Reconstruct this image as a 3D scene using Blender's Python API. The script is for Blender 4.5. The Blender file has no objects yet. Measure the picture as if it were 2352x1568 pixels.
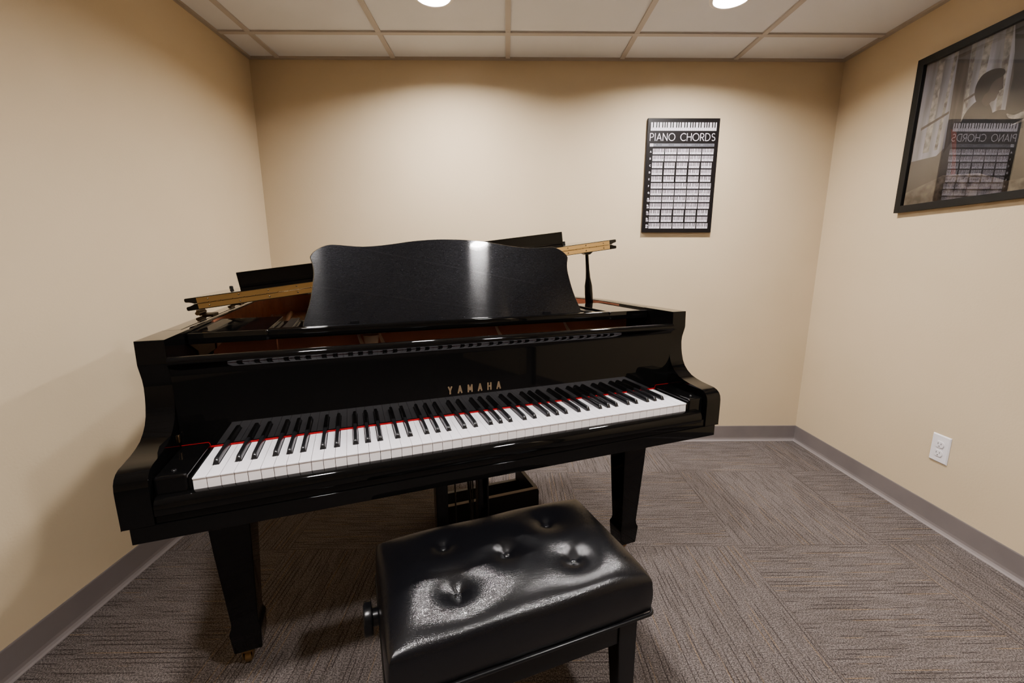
import bpy, bmesh, math, random
from mathutils import Vector, Matrix
random.seed(7)
C = bpy.context.scene.collection
PI = math.pi

# ---------------------------------------------------------------- helpers
def link(o, parent=None):
    C.objects.link(o)
    if parent: o.parent = parent
    return o

def empty(name, loc=(0, 0, 0), rz=0, label=None, cat=None, group=None):
    o = bpy.data.objects.new(name, None)
    o.empty_display_size = .1
    o.location = loc; o.rotation_euler = (0, 0, rz)
    link(o)
    if label: o['label'] = label
    if cat: o['category'] = cat
    if group: o['group'] = group
    return o

class MB:
    """collects geometry, builds ONE mesh object"""
    def __init__(s): s.v = []; s.f = []; s.m = []; s.sm = []
    def add(s, vs, fs, mi=0, smooth=False):
        n = len(s.v); s.v += [tuple(v) for v in vs]
        for f in fs: s.f.append([n+i for i in f]); s.m.append(mi); s.sm.append(smooth)
    def box(s, x0, x1, y0, y1, z0, z1, mi=0):
        v = [(x, y, z) for z in (z0, z1) for y in (y0, y1) for x in (x0, x1)]
        s.add(v, [(0,2,3,1),(4,5,7,6),(0,1,5,4),(2,6,7,3),(0,4,6,2),(1,3,7,5)], mi)
    def prism(s, poly, a, b, axis='z', mi=0, smooth=False):
        """poly in the two remaining axes (order x,y / x,z / y,z), extruded from a to b"""
        def P(p, h):
            if axis == 'z': return (p[0], p[1], h)
            if axis == 'y': return (p[0], h, p[1])
            return (h, p[0], p[1])
        n = len(poly)
        vs = [P(p, a) for p in poly]+[P(p, b) for p in poly]
        s.add(vs, [tuple(range(n-1, -1, -1)), tuple(range(n, 2*n))], mi)
        s.add(vs, [(i, (i+1) % n, n+(i+1) % n, n+i) for i in range(n)], mi, smooth)
    def loft(s, rings, mi=0, cap=True, smooth=True, closed=True):
        n = len(rings[0]); vs = [p for r in rings for p in r]; fs = []
        for k in range(len(rings)-1):
            for i in range(n if closed else n-1):
                j = (i+1) % n
                fs.append((k*n+i, k*n+j, (k+1)*n+j, (k+1)*n+i))
        s.add(vs, fs, mi, smooth)
        if cap and closed:
            s.add(rings[0], [tuple(range(n-1, -1, -1))], mi); s.add(rings[-1], [tuple(range(n))], mi)
    def tube(s, pts, r, n=12, mi=0, closed=False, cap=True):
        pts = [Vector(p) for p in pts]; N = len(pts); rings = []
        rr = r if isinstance(r, (list, tuple)) else [r]*N
        up = None
        for i, p in enumerate(pts):
            if closed: t = (pts[(i+1) % N]-pts[i-1]).normalized()
            else: t = (pts[min(i+1, N-1)]-pts[max(i-1, 0)]).normalized()
            if up is None:
                up = Vector((0, 0, 1)) if abs(t.z) < .9 else Vector((1, 0, 0))
            a = t.cross(up).normalized(); b = a.cross(t).normalized(); up = b
            rings.append([tuple(p+(a*math.cos(2*PI*k/n)+b*math.sin(2*PI*k/n))*rr[i]) for k in range(n)])
        if closed: rings.append(rings[0]); s.loft(rings, mi, cap=False)
        else: s.loft(rings, mi, cap=cap)
    def lathe(s, prof, c=(0, 0, 0), axis='z', n=32, mi=0, smooth=True):
        rings = []
        for r, h in prof:
            ring = []
            for k in range(n):
                a = 2*PI*k/n; u, w = r*math.cos(a), r*math.sin(a)
                if axis == 'z': q = (c[0]+u, c[1]+w, c[2]+h)
                elif axis == 'x': q = (c[0]+h, c[1]+u, c[2]+w)
                else: q = (c[0]+w, c[1]+h, c[2]+u)
                ring.append(q)
            rings.append(ring)
        s.loft(rings, mi, smooth=smooth)
    def build(s, name, mats, parent=None, bevel=0, seg=2, loc=None, auto=None, angle=30):
        me = bpy.data.meshes.new(name)
        me.from_pydata(s.v, [], s.f)
        if not isinstance(mats, (list, tuple)): mats = [mats]
        for m in mats: me.materials.append(m)
        me.polygons.foreach_set('material_index', s.m)
        me.polygons.foreach_set('use_smooth', s.sm)
        bm = bmesh.new(); bm.from_mesh(me)
        bmesh.ops.recalc_face_normals(bm, faces=bm.faces) if auto is None else None
        bm.to_mesh(me); bm.free(); me.update()
        o = bpy.data.objects.new(name, me); link(o, parent)
        if loc: o.location = loc
        if bevel:
            md = o.modifiers.new('Bevel', 'BEVEL'); md.width = bevel; md.segments = seg
            md.limit_method = 'ANGLE'; md.angle_limit = math.radians(angle); md.harden_normals = False
            me.polygons.foreach_set('use_smooth', [True]*len(me.polygons))
            wn = o.modifiers.new('WN', 'WEIGHTED_NORMAL'); wn.keep_sharp = True
        return o

def struct(o): o['kind'] = 'structure'; return o
def tag(o, label, cat, group=None):
    o['label'] = label; o['category'] = cat
    if group: o['group'] = group
    return o

# ---------------------------------------------------------------- materials
def mat(name, col, rough=.5, metal=0, coat=0, spec=.5, ior=1.5, sheen=0):
    m = bpy.data.materials.new(name); m.use_nodes = True
    b = m.node_tree.nodes['Principled BSDF']
    b.inputs['Base Color'].default_value = (*col, 1)
    b.inputs['Roughness'].default_value = rough
    b.inputs['Metallic'].default_value = metal
    b.inputs['IOR'].default_value = ior
    b.inputs['Specular IOR Level'].default_value = spec
    b.inputs['Coat Weight'].default_value = coat
    b.inputs['Coat Roughness'].default_value = .03
    return m
def NT(m): return m.node_tree, m.node_tree.nodes, m.node_tree.links, m.node_tree.nodes['Principled BSDF']
def node(ns, t, **k):
    n = ns.new(t)
    for a, v in k.items(): setattr(n, a, v)
    return n
def bump(m, scale, strength, dist=.001, detail=3, vec=None, mapping=(1, 1, 1)):
    t, ns, ls, b = NT(m)
    tc = node(ns, 'ShaderNodeTexCoord'); mp = node(ns, 'ShaderNodeMapping'); mp.inputs['Scale'].default_value = mapping
    no = node(ns, 'ShaderNodeTexNoise'); no.inputs['Scale'].default_value = scale; no.inputs['Detail'].default_value = detail
    bu = node(ns, 'ShaderNodeBump'); bu.inputs['Strength'].default_value = strength; bu.inputs['Distance'].default_value = dist
    ls.new(tc.outputs['Object'], mp.inputs['Vector']); ls.new(mp.outputs[0], no.inputs['Vector'])
    ls.new(no.outputs['Fac'], bu.inputs['Height']); ls.new(bu.outputs[0], b.inputs['Normal'])
    return m
def vary(m, c0, c1, scale, mapping=(1, 1, 1), lo=.35, hi=.65, detail=3):
    t, ns, ls, b = NT(m)
    tc = node(ns, 'ShaderNodeTexCoord'); mp = node(ns, 'ShaderNodeMapping'); mp.inputs['Scale'].default_value = mapping
    no = node(ns, 'ShaderNodeTexNoise'); no.inputs['Scale'].default_value = scale; no.inputs['Detail'].default_value = detail
    cr = node(ns, 'ShaderNodeValToRGB'); cr.color_ramp.elements[0].position = lo; cr.color_ramp.elements[1].position = hi
    cr.color_ramp.elements[0].color = (*c0, 1); cr.color_ramp.elements[1].color = (*c1, 1)
    ls.new(tc.outputs['Object'], mp.inputs['Vector']); ls.new(mp.outputs[0], no.inputs['Vector'])
    ls.new(no.outputs['Fac'], cr.inputs[0]); ls.new(cr.outputs[0], b.inputs['Base Color'])
    return m

WALL = bump(vary(mat('wall_paint', (.5, .4, .28), .75, spec=.25), (.525, .418, .272), (.550, .438, .288), 2.5), 130, .25, .0015, 4)
CEIL = bump(vary(mat('ceiling_tile', (.6, .56, .5), .9, spec=.1), (.67, .68, .72), (.70, .71, .75), 3), 300, .15, .0008, 4)
GRIDM = mat('grid_metal', (.46, .42, .385), .6, spec=.3)
ANGLEM = mat('wall_angle_metal', (.36, .31, .26), .6, spec=.3)
BASE = vary(mat('vinyl_base', (.14, .12, .12), .55), (.135, .115, .110), (.155, .132, .126), 6)
BASETOE = mat('vinyl_base_toe', (.20, .175, .17), .55, spec=.2)
BLACK = mat('polished_ebony', (.0020, .0019, .0019), .035, coat=0, ior=1.5, spec=.22)
bump(BLACK, 9, .012, .002, 1)
GLOSS = bump(mat('polished_ebony_top', (.0020, .0019, .0019), .03, ior=1.5, spec=.5), 9, .010, .002, 1)
SATIN = mat('satin_ebony', (.004, .004, .0045), .25, spec=.25)
UNDER = mat('matt_black', (.004, .0035, .003), .4, spec=.25)
BRASS = mat('polished_brass', (.70, .52, .26), .07, metal=1)
BRASSD = mat('brass_dark', (.16, .11, .06), .35, metal=1)
CASTER = mat('caster_brass', (.22, .13, .05), .38, metal=.8)
WKEY = mat('white_key', (.80, .77, .81), .30, ior=1.45)
WKEYF = mat('white_key_front', (.74, .69, .68), .45)
BKEY = mat('black_key', (.008, .008, .009), .22)
FELT = mat('red_felt', (.26, .004, .008), .9, spec=.05)
BROWN = vary(mat('mahogany_inner', (.16, .045, .018), .3), (.40, .13, .065), (.52, .185, .095), 3, (1, 8, 8))
PLATE = bump(mat('bronze_plate', (.50, .25, .11), .38, metal=.75), 200, .08)
GOLDP = mat('gold_strut', (1.0, .74, .58), .2, metal=.1)
GILT = mat('gilt_letter', (.115, .075, .038), .5, metal=.2)
STRING = mat('steel_string', (.55, .5, .45), .3, metal=1)
CHROME = mat('chrome', (.6, .6, .6), .08, metal=1)
OUTLETM = mat('outlet_plastic', (.72, .69, .71), .35)
SLOT = mat('outlet_slot', (.10, .09, .09), .6)
POSTB = bump(mat('poster_black', (.0065, .005, .005), .40, spec=.12), 60, .02)
POSTW = mat('poster_white', (.66, .60, .66), .5)
POSTG = mat('poster_grey', (.105, .105, .125), .5)
FRAMEM = mat('frame_black', (.006, .0058, .005), .42, spec=.2)
BOXM = mat('crate_black', (.005, .004, .004), .5, spec=.2)
BOXE = mat('crate_worn_edge', (.10, .055, .025), .5)
BOXI = mat('crate_inner', (.05, .046, .044), .4)
TRIMR = mat('light_trim', (.75, .74, .72), .5)

# leather
LEATHER = mat('black_leather', (.0028, .0028, .0036), .22, ior=1.5, spec=.36)
def leather(m):
    t, ns, ls, b = NT(m)
    tc = node(ns, 'ShaderNodeTexCoord')
    vo = node(ns, 'ShaderNodeTexVoronoi'); vo.inputs['Scale'].default_value = 420; vo.feature = 'DISTANCE_TO_EDGE'
    no = node(ns, 'ShaderNodeTexNoise'); no.inputs['Scale'].default_value = 260; no.inputs['Detail'].default_value = 4
    n2 = node(ns, 'ShaderNodeTexNoise'); n2.inputs['Scale'].default_value = 28; n2.inputs['Detail'].default_value = 2
    ma = node(ns, 'ShaderNodeMath', operation='ADD'); mm = node(ns, 'ShaderNodeMath', operation='MULTIPLY'); mm.inputs[1].default_value = 2.5
    bu = node(ns, 'ShaderNodeBump'); bu.inputs['Strength'].default_value = .30; bu.inputs['Distance'].default_value = .0004
    b2 = node(ns, 'ShaderNodeBump'); b2.inputs['Strength'].default_value = .06; b2.inputs['Distance'].default_value = .002
    for n in (vo, no, n2): ls.new(tc.outputs['Object'], n.inputs['Vector'])
    ls.new(vo.outputs['Distance'], mm.inputs[0]); ls.new(mm.outputs[0], ma.inputs[0]); ls.new(no.outputs['Fac'], ma.inputs[1])
    ls.new(n2.outputs['Fac'], b2.inputs['Height'])
    ls.new(ma.outputs[0], bu.inputs['Height']); ls.new(b2.outputs[0], bu.inputs['Normal']); ls.new(bu.outputs[0], b.inputs['Normal'])
leather(LEATHER)

# brushed satin music desk
DESK = mat('brushed_ebony', (.0035, .0035, .004), .30, coat=.25, spec=.15)
DROT = .25
def brushed(m):
    t, ns, ls, b = NT(m)
    b.inputs['Anisotropic'].default_value = 1.0
    tg = node(ns, 'ShaderNodeCombineXYZ'); tg.inputs[0].default_value = 0
    tc = node(ns, 'ShaderNodeTexCoord'); mp = node(ns, 'ShaderNodeMapping'); mp.inputs['Scale'].default_value = (3, 3, 160)
    no = node(ns, 'ShaderNodeTexNoise'); no.inputs['Scale'].default_value = 5; no.inputs['Detail'].default_value = 6
    ma = node(ns, 'ShaderNodeMapRange'); ma.inputs['To Min'].default_value = .09; ma.inputs['To Max'].default_value = .16
    ls.new(tc.outputs['Object'], mp.inputs['Vector']); ls.new(mp.outputs[0], no.inputs['Vector'])
    ls.new(no.outputs['Fac'], ma.inputs['Value']); ls.new(ma.outputs[0], b.inputs['Roughness'])
    out = [n for n in ns if n.type == 'OUTPUT_MATERIAL'][0]
    g = node(ns, 'ShaderNodeBsdfGlossy'); g.inputs['Roughness'].default_value = .36
    mp2 = node(ns, 'ShaderNodeMapping'); mp2.inputs['Scale'].default_value = (70, 70, 800); mp2.inputs['Rotation'].default_value = (.35, .5, 0)
    n2 = node(ns, 'ShaderNodeTexNoise'); n2.inputs['Scale'].default_value = 2; n2.inputs['Detail'].default_value = 3; n2.inputs['Distortion'].default_value = 1.2
    cr = node(ns, 'ShaderNodeValToRGB'); cr.color_ramp.elements[0].position = .42; cr.color_ramp.elements[1].position = .72
    cr.color_ramp.elements[0].color = (.0008, .0008, .0010, 1); cr.color_ramp.elements[1].color = (.0080, .0083, .0095, 1)
    ls.new(tc.outputs['Object'], mp2.inputs['Vector']); ls.new(mp2.outputs[0], n2.inputs['Vector']); ls.new(n2.outputs['Fac'], cr.inputs[0]); ls.new(cr.outputs[0], g.inputs['Color'])
    ad = node(ns, 'ShaderNodeAddShader'); ls.new(b.outputs[0], ad.inputs[0]); ls.new(g.outputs[0], ad.inputs[1]); ls.new(ad.outputs[0], out.inputs['Surface'])
    tg.inputs[0].default_value = math.cos(.3508); tg.inputs[1].default_value = math.sin(.3508)
    ls.new(tg.outputs[0], b.inputs['Tangent']); b.inputs['Anisotropic Rotation'].default_value = DROT
brushed(DESK)

# carpet tiles, quarter-turned
CARPET = mat('carpet_tiles', (.15, .13, .12), .95, spec=.1)
def carpet(m, X0, Y0, S):
    t, ns, ls, b = NT(m)
    def M(op, a, c=None, d=None):
        n = node(ns, 'ShaderNodeMath', operation=op)
        for i, v in enumerate((a, c, d)):
            if v is None: continue
            if isinstance(v, (int, float)): n.inputs[i].default_value = v
            else: ls.new(v, n.inputs[i])
        return n.outputs[0]
    tc = node(ns, 'ShaderNodeTexCoord'); sp = node(ns, 'ShaderNodeSeparateXYZ'); ls.new(tc.outputs['Object'], sp.inputs[0])
    u = M('DIVIDE', M('SUBTRACT', sp.outputs[0], X0), S); v = M('DIVIDE', M('SUBTRACT', sp.outputs[1], Y0), S)
    iu, iv = M('FLOOR', u), M('FLOOR', v)
    par = M('MODULO', M('ADD', M('ADD', iu, iv), 100), 2)      # 0: stripes along Y, 1: along X
    along = M('ADD', M('MULTIPLY', sp.outputs[0], par), M('MULTIPLY', sp.outputs[1], M('SUBTRACT', 1, par)))
    across = M('ADD', M('MULTIPLY', sp.outputs[1], par), M('MULTIPLY', sp.outputs[0], M('SUBTRACT', 1, par)))
    tid = M('ADD', M('MULTIPLY', iu, 7.31), M('MULTIPLY', iv, 3.77))
    def streak(sa, sc, off, detail=2, rough=.5):
        c = node(ns, 'ShaderNodeCombineXYZ'); ls.new(M('MULTIPLY', along, sa), c.inputs[0]); ls.new(M('MULTIPLY', across, sc), c.inputs[1])
        ls.new(M('ADD', tid, off), c.inputs[2])
        n = node(ns, 'ShaderNodeTexNoise'); n.inputs['Scale'].default_value = 1; n.inputs['Detail'].default_value = detail
        n.inputs['Roughness'].default_value = rough
        ls.new(c.outputs[0], n.inputs['Vector']); return n.outputs['Fac']
    def sstep(v, a, c):
        n = node(ns, 'ShaderNodeMapRange', interpolation_type='SMOOTHSTEP'); n.inputs['From Min'].default_value = a; n.inputs['From Max'].default_value = c
        ls.new(v, n.inputs['Value']); return n.outputs[0]
    # fine dark lines: groove comb x long streak mask
    comb = M('ABSOLUTE', M('SUBTRACT', M('FRACT', M('DIVIDE', across, .0150)), .5))
    line = sstep(comb, .15, .05)
    cell = M('FLOOR', M('DIVIDE', across, .0150))
    c = node(ns, 'ShaderNodeCombineXYZ'); ls.new(M('MULTIPLY', along, 5.5), c.inputs[0]); ls.new(M('MULTIPLY', cell, 3.17), c.inputs[1]); ls.new(tid, c.inputs[2])
    nn = node(ns, 'ShaderNodeTexNoise'); nn.inputs['Scale'].default_value = 1; nn.inputs['Detail'].default_value = 2
    ls.new(c.outputs[0], nn.inputs['Vector'])
    lm = M('MULTIPLY', line, sstep(nn.outputs['Fac'], .49, .56))
    cells2 = M('FLOOR', M('DIVIDE', across, .0059))
    c2 = node(ns, 'ShaderNodeCombineXYZ'); ls.new(M('MULTIPLY', along, 9), c2.inputs[0]); ls.new(M('MULTIPLY', cells2, 2.71), c2.inputs[1]); ls.new(M('ADD', tid, 50), c2.inputs[2])
    n2 = node(ns, 'ShaderNodeTexNoise'); n2.inputs['Scale'].default_value = 1; n2.inputs['Detail'].default_value = 2
    ls.new(c2.outputs[0], n2.inputs['Vector'])
    tone = sstep(n2.outputs['Fac'], .30, .70)
    ocomb = sstep(M('ABSOLUTE', M('SUBTRACT', M('FRACT', M('DIVIDE', across, .0210)), .5)), .10, .04)
    ocell = M('FLOOR', M('DIVIDE', across, .0210))
    c3 = node(ns, 'ShaderNodeCombineXYZ'); ls.new(M('MULTIPLY', along, 4), c3.inputs[0]); ls.new(M('MULTIPLY', ocell, 5.13), c3.inputs[1]); ls.new(M('ADD', tid, 20), c3.inputs[2])
    n3 = node(ns, 'ShaderNodeTexNoise'); n3.inputs['Scale'].default_value = 1; n3.inputs['Detail'].default_value = 2
    ls.new(c3.outputs[0], n3.inputs['Vector'])
    och = M('MULTIPLY', M('MULTIPLY', ocomb, sstep(n3.outputs['Fac'], .54, .62)), .55)
    pile = node(ns, 'ShaderNodeTexNoise'); pile.inputs['Scale'].default_value = 260; pile.inputs['Detail'].default_value = 2
    ls.new(tc.outputs['Object'], pile.inputs['Vector'])
    pf = sstep(pile.outputs['Fac'], .40, .60)
    r1 = node(ns, 'ShaderNodeMix', data_type='RGBA'); r1.inputs[6].default_value = (.095, .080, .073, 1); r1.inputs[7].default_value = (.130, .111, .104, 1)
    ls.new(tone, r1.inputs[0])
    r2 = node(ns, 'ShaderNodeMix', data_type='RGBA'); r2.inputs[7].default_value = (.21, .135, .065, 1); ls.new(och, r2.inputs[0]); ls.new(r1.outputs[2], r2.inputs[6])
    r3 = node(ns, 'ShaderNodeMix', data_type='RGBA'); r3.inputs[7].default_value = (.040, .030, .027, 1); ls.new(M('MULTIPLY', lm, .85), r3.inputs[0]); ls.new(r2.outputs[2], r3.inputs[6])
    r4 = node(ns, 'ShaderNodeMix', data_type='RGBA', blend_type='MULTIPLY'); r4.inputs[0].default_value = 1
    g = node(ns, 'ShaderNodeMapRange'); g.inputs['To Min'].default_value = .58; g.inputs['To Max'].default_value = 1.50; ls.new(pf, g.inputs['Value'])
    ls.new(r3.outputs[2], r4.inputs[6]); ls.new(g.outputs[0], r4.inputs[7])
    # seams
    fu = M('ABSOLUTE', M('SUBTRACT', M('FRACT', u), .5)); fv = M('ABSOLUTE', M('SUBTRACT', M('FRACT', v), .5))
    seam = sstep(M('MAXIMUM', fu, fv), .4965, .4985)
    r5 = node(ns, 'ShaderNodeMix', data_type='RGBA'); r5.inputs[7].default_value = (.06, .048, .042, 1)
    ls.new(M('MULTIPLY', seam, .6), r5.inputs[0]); ls.new(r4.outputs[2], r5.inputs[6])
    ls.new(r5.outputs[2], b.inputs['Base Color'])
    bu = node(ns, 'ShaderNodeBump'); bu.inputs['Strength'].default_value = .7; bu.inputs['Distance'].default_value = .003
    hh = M('SUBTRACT', pf, M('MULTIPLY', lm, .8)); ls.new(hh, bu.inputs['Height']); ls.new(bu.outputs[0], b.inputs['Normal'])
carpet(CARPET, .935, 1.508, .604)

def emis(name, col, s):
    m = bpy.data.materials.new(name); m.use_nodes = True
    t = m.node_tree; t.nodes.clear()
    e = t.nodes.new('ShaderNodeEmission'); e.inputs[0].default_value = (*col, 1); e.inputs[1].default_value = s
    o = t.nodes.new('ShaderNodeOutputMaterial'); t.links.new(e.outputs[0], o.inputs[0]); return m
LAMP = emis('lamp_glow', (1, .95, .925), 570)

# ---------------------------------------------------------------- room
XL, XR, YB, H = -1.378, 1.8445, 2.516, 2.1993
YF = -2.9; XH = 3.3; YO = -.62       # rear wall, hallway wall, end of the right wall
def plane_wall(name, x0, x1, y0, y1, z0, z1, m):
    b = MB(); b.box(x0, x1, y0, y1, z0, z1); return struct(b.build(name, m))
plane_wall('floor', XL-.1, XH+.1, YF-.1, YB+.1, -.05, 0, CARPET)
plane_wall('wall_back', XL-.1, XR+.1, YB, YB+.1, 0, H+.1, WALL)
plane_wall('wall_left', XL-.1, XL, YF, YB, 0, H+.1, WALL)
plane_wall('wall_right', XR, XR+.11, YO, YB, 0, H+.1, WALL)
plane_wall('wall_front', XL-.1, XH+.1, YF-.1, YF, 0, H+.1, WALL)
plane_wall('wall_hall', XH, XH+.1, YF, YO, 0, H+.1, WALL)
plane_wall('wall_hall_end', XR+.11, XH+.1, YO, YO+.1, 0, H+.1, WALL)
# ceiling: tiles sit just above the T-bar grid
CANS = [(-.298, 1.9575), (.931, 1.9575), (-.298, .15), (.931, .15), (2.16, -.88)]
HR = .069
def ceiling():
    m = MB(); z = H+.007; e = .13
    xs = sorted({XL-.1, XH+.1}|{c[0]+d for c in CANS for d in (-e, e)}); ys = sorted({YF-.1, YB+.1}|{c[1]+d for c in CANS for d in (-e, e)})
    for i in range(len(xs)-1):
        for j in range(len(ys)-1):
            xc, yc = (xs[i]+xs[i+1])/2, (ys[j]+ys[j+1])/2
            hit = [c for c in CANS if abs(c[0]-xc) < e and abs(c[1]-yc) < e]
            if not hit: m.add([(xs[i], ys[j], z), (xs[i], ys[j+1], z), (xs[i+1], ys[j+1], z), (xs[i+1], ys[j], z)], [(0, 1, 2, 3)]); continue
            cx, cy = hit[0]; N = 48; inner = [(cx+.080*math.cos(2*PI*k/N), cy+.080*math.sin(2*PI*k/N), z) for k in range(N)]; outer = []
            for k in range(N):
                a = 2*PI*k/N; c_, s_ = math.cos(a), math.sin(a); q = 1/max(abs(c_), abs(s_))
                px = cx+e*c_*q; py = cy+e*s_*q
                px = min(max(px, xs[i]), xs[i+1]); py = min(max(py, ys[j]), ys[j+1])
                outer.append((px, py, z))
            n0 = len(inner)
            m.add(inner+outer, [(k, (k+1) % N, N+(k+1) % N, N+k) for k in range(N)])
    m.box(XL-.1, XH+.1, YF-.1, YB+.1, H+.07, H+.10)
    return struct(m.build('ceiling', CEIL, auto=False))
ceiling()
T = .6149; GX = -1.2207; GY = YB-.2633
g = MB(); bw = .012
k = -1
while GX+k*T < XH:
    x = GX+k*T
    if x > XL+.02: g.box(x-bw, x+bw, YF, YB, H-.0005, H+.0071)
    k += 1
k = 0
while GY-k*T > YF:
    y = GY-k*T; g.box(XL, XH, y-bw, y+bw, H-.001, H+.0071); k += 1
struct(g.build('trim_1', GRIDM))
g = MB()   # wall angle around the ceiling
g.box(XL, XR, YB-.016, YB, H-.004, H+.0071); g.box(XL, XL+.018, YF, YB-.016, H-.004, H+.0071); g.box(XR-.022, XR, YO, YB-.016, H-.004, H+.0071)
struct(g.build('trim_2', ANGLEM))
# dark door frame where the right wall ends, dark door in the rear wall
g = MB(); g.box(XR-.012, XR+.122, YO-.05, YO, 0, H); struct(g.build('trim_3', mat('dark_frame', (.02, .017, .015), .4)))
# cove base
def baseboard(name, a, b, n):
    """vinyl cove base from a to b (xy), n = direction into the room"""
    prof = [(0, 0), (.016, 0), (.0155, .0022), (.010, .006), (.0065, .014), (.0045, .024), (.0038, .060), (.0036, .096), (.0026, .0997), (0, .0997)]
    a = Vector((*a, 0)); b = Vector((*b, 0)); n = Vector((*n, 0))
    m = MB(); r0 = [tuple(a+n*p[0]+Vector((0, 0, p[1]))) for p in prof]; r1 = [tuple(b+n*p[0]+Vector((0, 0, p[1]))) for p in prof]
    N = len(prof); vs = r0+r1
    for i in range(N):
        j = (i+1) % N
        m.add([vs[i], vs[j], vs[N+j], vs[N+i]], [(0, 1, 2, 3)], 1 if 1 <= i <= 3 else 0, True)
    m.add(r0, [tuple(range(N))]); m.add(r1, [tuple(range(N))])
    return struct(m.build(name, [BASE, BASETOE]))
baseboard('baseboard_back', (XL, YB), (XR, YB), (0, -1))
baseboard('baseboard_left', (XL, YF), (XL, YB), (1, 0))
plane_wall('wall_for_reflection', 1.95, 2.05, -1.95, -.97, 0, H+.1, WALL)  # unseen wall piece added for the fallboard reflection, gap left for hallway light
baseboard('baseboard_right', (XR, YO), (XR, YB), (-1, 0))

# ---------------------------------------------------------------- recessed lights
REC = .027
def can(x, y, label, group, lamp=None):
    r = empty('recessed_light', (x, y, H), label=label, cat='ceiling light', group=group)
    n = 48; ring = MB(); rings = []
    for rr, h in [(HR, REC+.002), (HR, -.001), (.073, -.003), (.081, -.003), (.086, -.001), (.087, .0068), (.083, .0071)]:
        rings.append([(rr*math.cos(2*PI*k/n), rr*math.sin(2*PI*k/n), h) for k in range(n)])
    ring.loft(rings, cap=False); ring.build('trim_ring', TRIMR, r)
    m2 = MB(); m2.lathe([(.0005, REC), (HR-.0005, REC), (HR-.0005, REC+.003), (.0005, REC+.003)], n=n, smooth=False)
    m2.build('diffuser', lamp or LAMP, r)
    return r
can(-.298, 1.9575, 'round recessed ceiling light above the piano, left of the two glowing discs', 'recessed lights in the ceiling')
can(.931, 1.9575, 'round recessed ceiling light nearer the framed picture and piano chord poster', 'recessed lights in the ceiling')
can(-.298, .15, 'round recessed ceiling light behind the viewer on the left', 'recessed lights in the ceiling')
can(.931, .15, 'round recessed ceiling light behind the viewer on the right', 'recessed lights in the ceiling')
can(2.16, -.88, 'round recessed ceiling light in the hallway opening', 'recessed lights in the ceiling', emis('lamp_glow_dim', (1, .95, .925), 380))

# ---------------------------------------------------------------- grand piano (local: x right along keys, y away from player)
PX, PY, PT = -.6176, .7628, .3508
piano = empty('grand_piano', (PX, PY, 0), PT, 'black polished grand piano with propped lid and curved music desk', 'piano')
AO, AI, KW = .1136, .0619, 1.225      # outer and inner arm offset, keyboard width
XO0, XO1, XI0, XI1 = -AO, KW+AO, -AI, KW+AI
RT = .975                             # rim top

def smooth_closed(pts, sub=6):
    out = []; n = len(pts)
    for i in range(n):
        p0, p1, p2, p3 = (Vector(pts[(i+j-1) % n]) for j in range(4))
        for s in range(sub):
            t = s/sub
            out.append(tuple(.5*((2*p1)+(-p0+p2)*t+(2*p0-5*p1+4*p2-p3)*t*t+(-p0+3*p1-3*p2+p3)*t**3)))
    return out
def catmull(pts, sub=6):
    out = []; n = len(pts)
    for i in range(n-1):
        p0 = Vector(pts[max(i-1, 0)]); p1 = Vector(pts[i]); p2 = Vector(pts[i+1]); p3 = Vector(pts[min(i+2, n-1)])
        for s in range(sub):
            t = s/sub
            out.append(tuple(.5*((2*p1)+(-p0+p2)*t+(2*p0-5*p1+4*p2-p3)*t*t+(-p0+3*p1-3*p2+p3)*t**3)))
    out.append(tuple(pts[-1])); return out
# plan outline: bass side straight, round tail, bentside, treble side
OUT = [(XO0, .152), (XO0, .5), (XO0, 1.0)]+catmull([(XO0, 1.18), (-.095, 1.31), (-.03, 1.42), (.09, 1.475), (.23, 1.465), (.35, 1.39), (.45, 1.27), (.57, 1.14), (.73, 1.03), (.92, .97), (1.10, .925), (1.235, .85), (1.31, .74), (XO1, .60)], 6)+[(XO1, .45), (XO1, .152)]
def offset(poly, d):
    """inward offset of an open outline"""
    res = []; n = len(poly)
    for i in range(n):
        a = Vector(poly[max(i-1, 0)]); c = Vector(poly[min(i+1, n-1)]); t = (c-a).normalized()
        res.append((poly[i][0]+t.y*d, poly[i][1]-t.x*d))
    return res
INN = offset(OUT, AO-AI)
MIDL = offset(OUT, .036)
def strip_wall(m, A, B, z0, z1, mi=0):
    """closed wall between outlines A (outer) and B (inner)"""
    n = len(A)
    m.loft([[(A[i][0], A[i][1], z0), (A[i][0], A[i][1], z1), (B[i][0], B[i][1], z1), (B[i][0], B[i][1], z0)] for i in range(n)], mi, cap=True, smooth=False)
m = MB(); strip_wall(m, [p if p[1] > .2 else (p[0], .2995) for p in OUT], [p if p[1] > .2 else (p[0], .2995) for p in MIDL], .645, RT)
m.build('rim', GLOSS, piano, bevel=.002, seg=2, angle=40)
m = MB(); strip_wall(m, [p if p[1] > .2 else (p[0], .2995) for p in offset(OUT, .0368)], [p if p[1] > .2 else (p[0], .2995) for p in INN], .66, RT-.0006)
m.build('inner_rim', [GLOSS], piano, bevel=.001, seg=2, angle=40)
# brown veneer on the inside, behind the action
LIN = [p for p in offset(OUT, AO-AI+.0008)]; LIN2 = offset(OUT, AO-AI+.003)
sel = [i for i in range(len(OUT)) if OUT[i][1] > .44]
m = MB(); strip_wall(m, [LIN[i] for i in sel], [LIN2[i] for i in sel], .80, RT-.004); m.build('inner_veneer', BROWN, piano)

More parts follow.
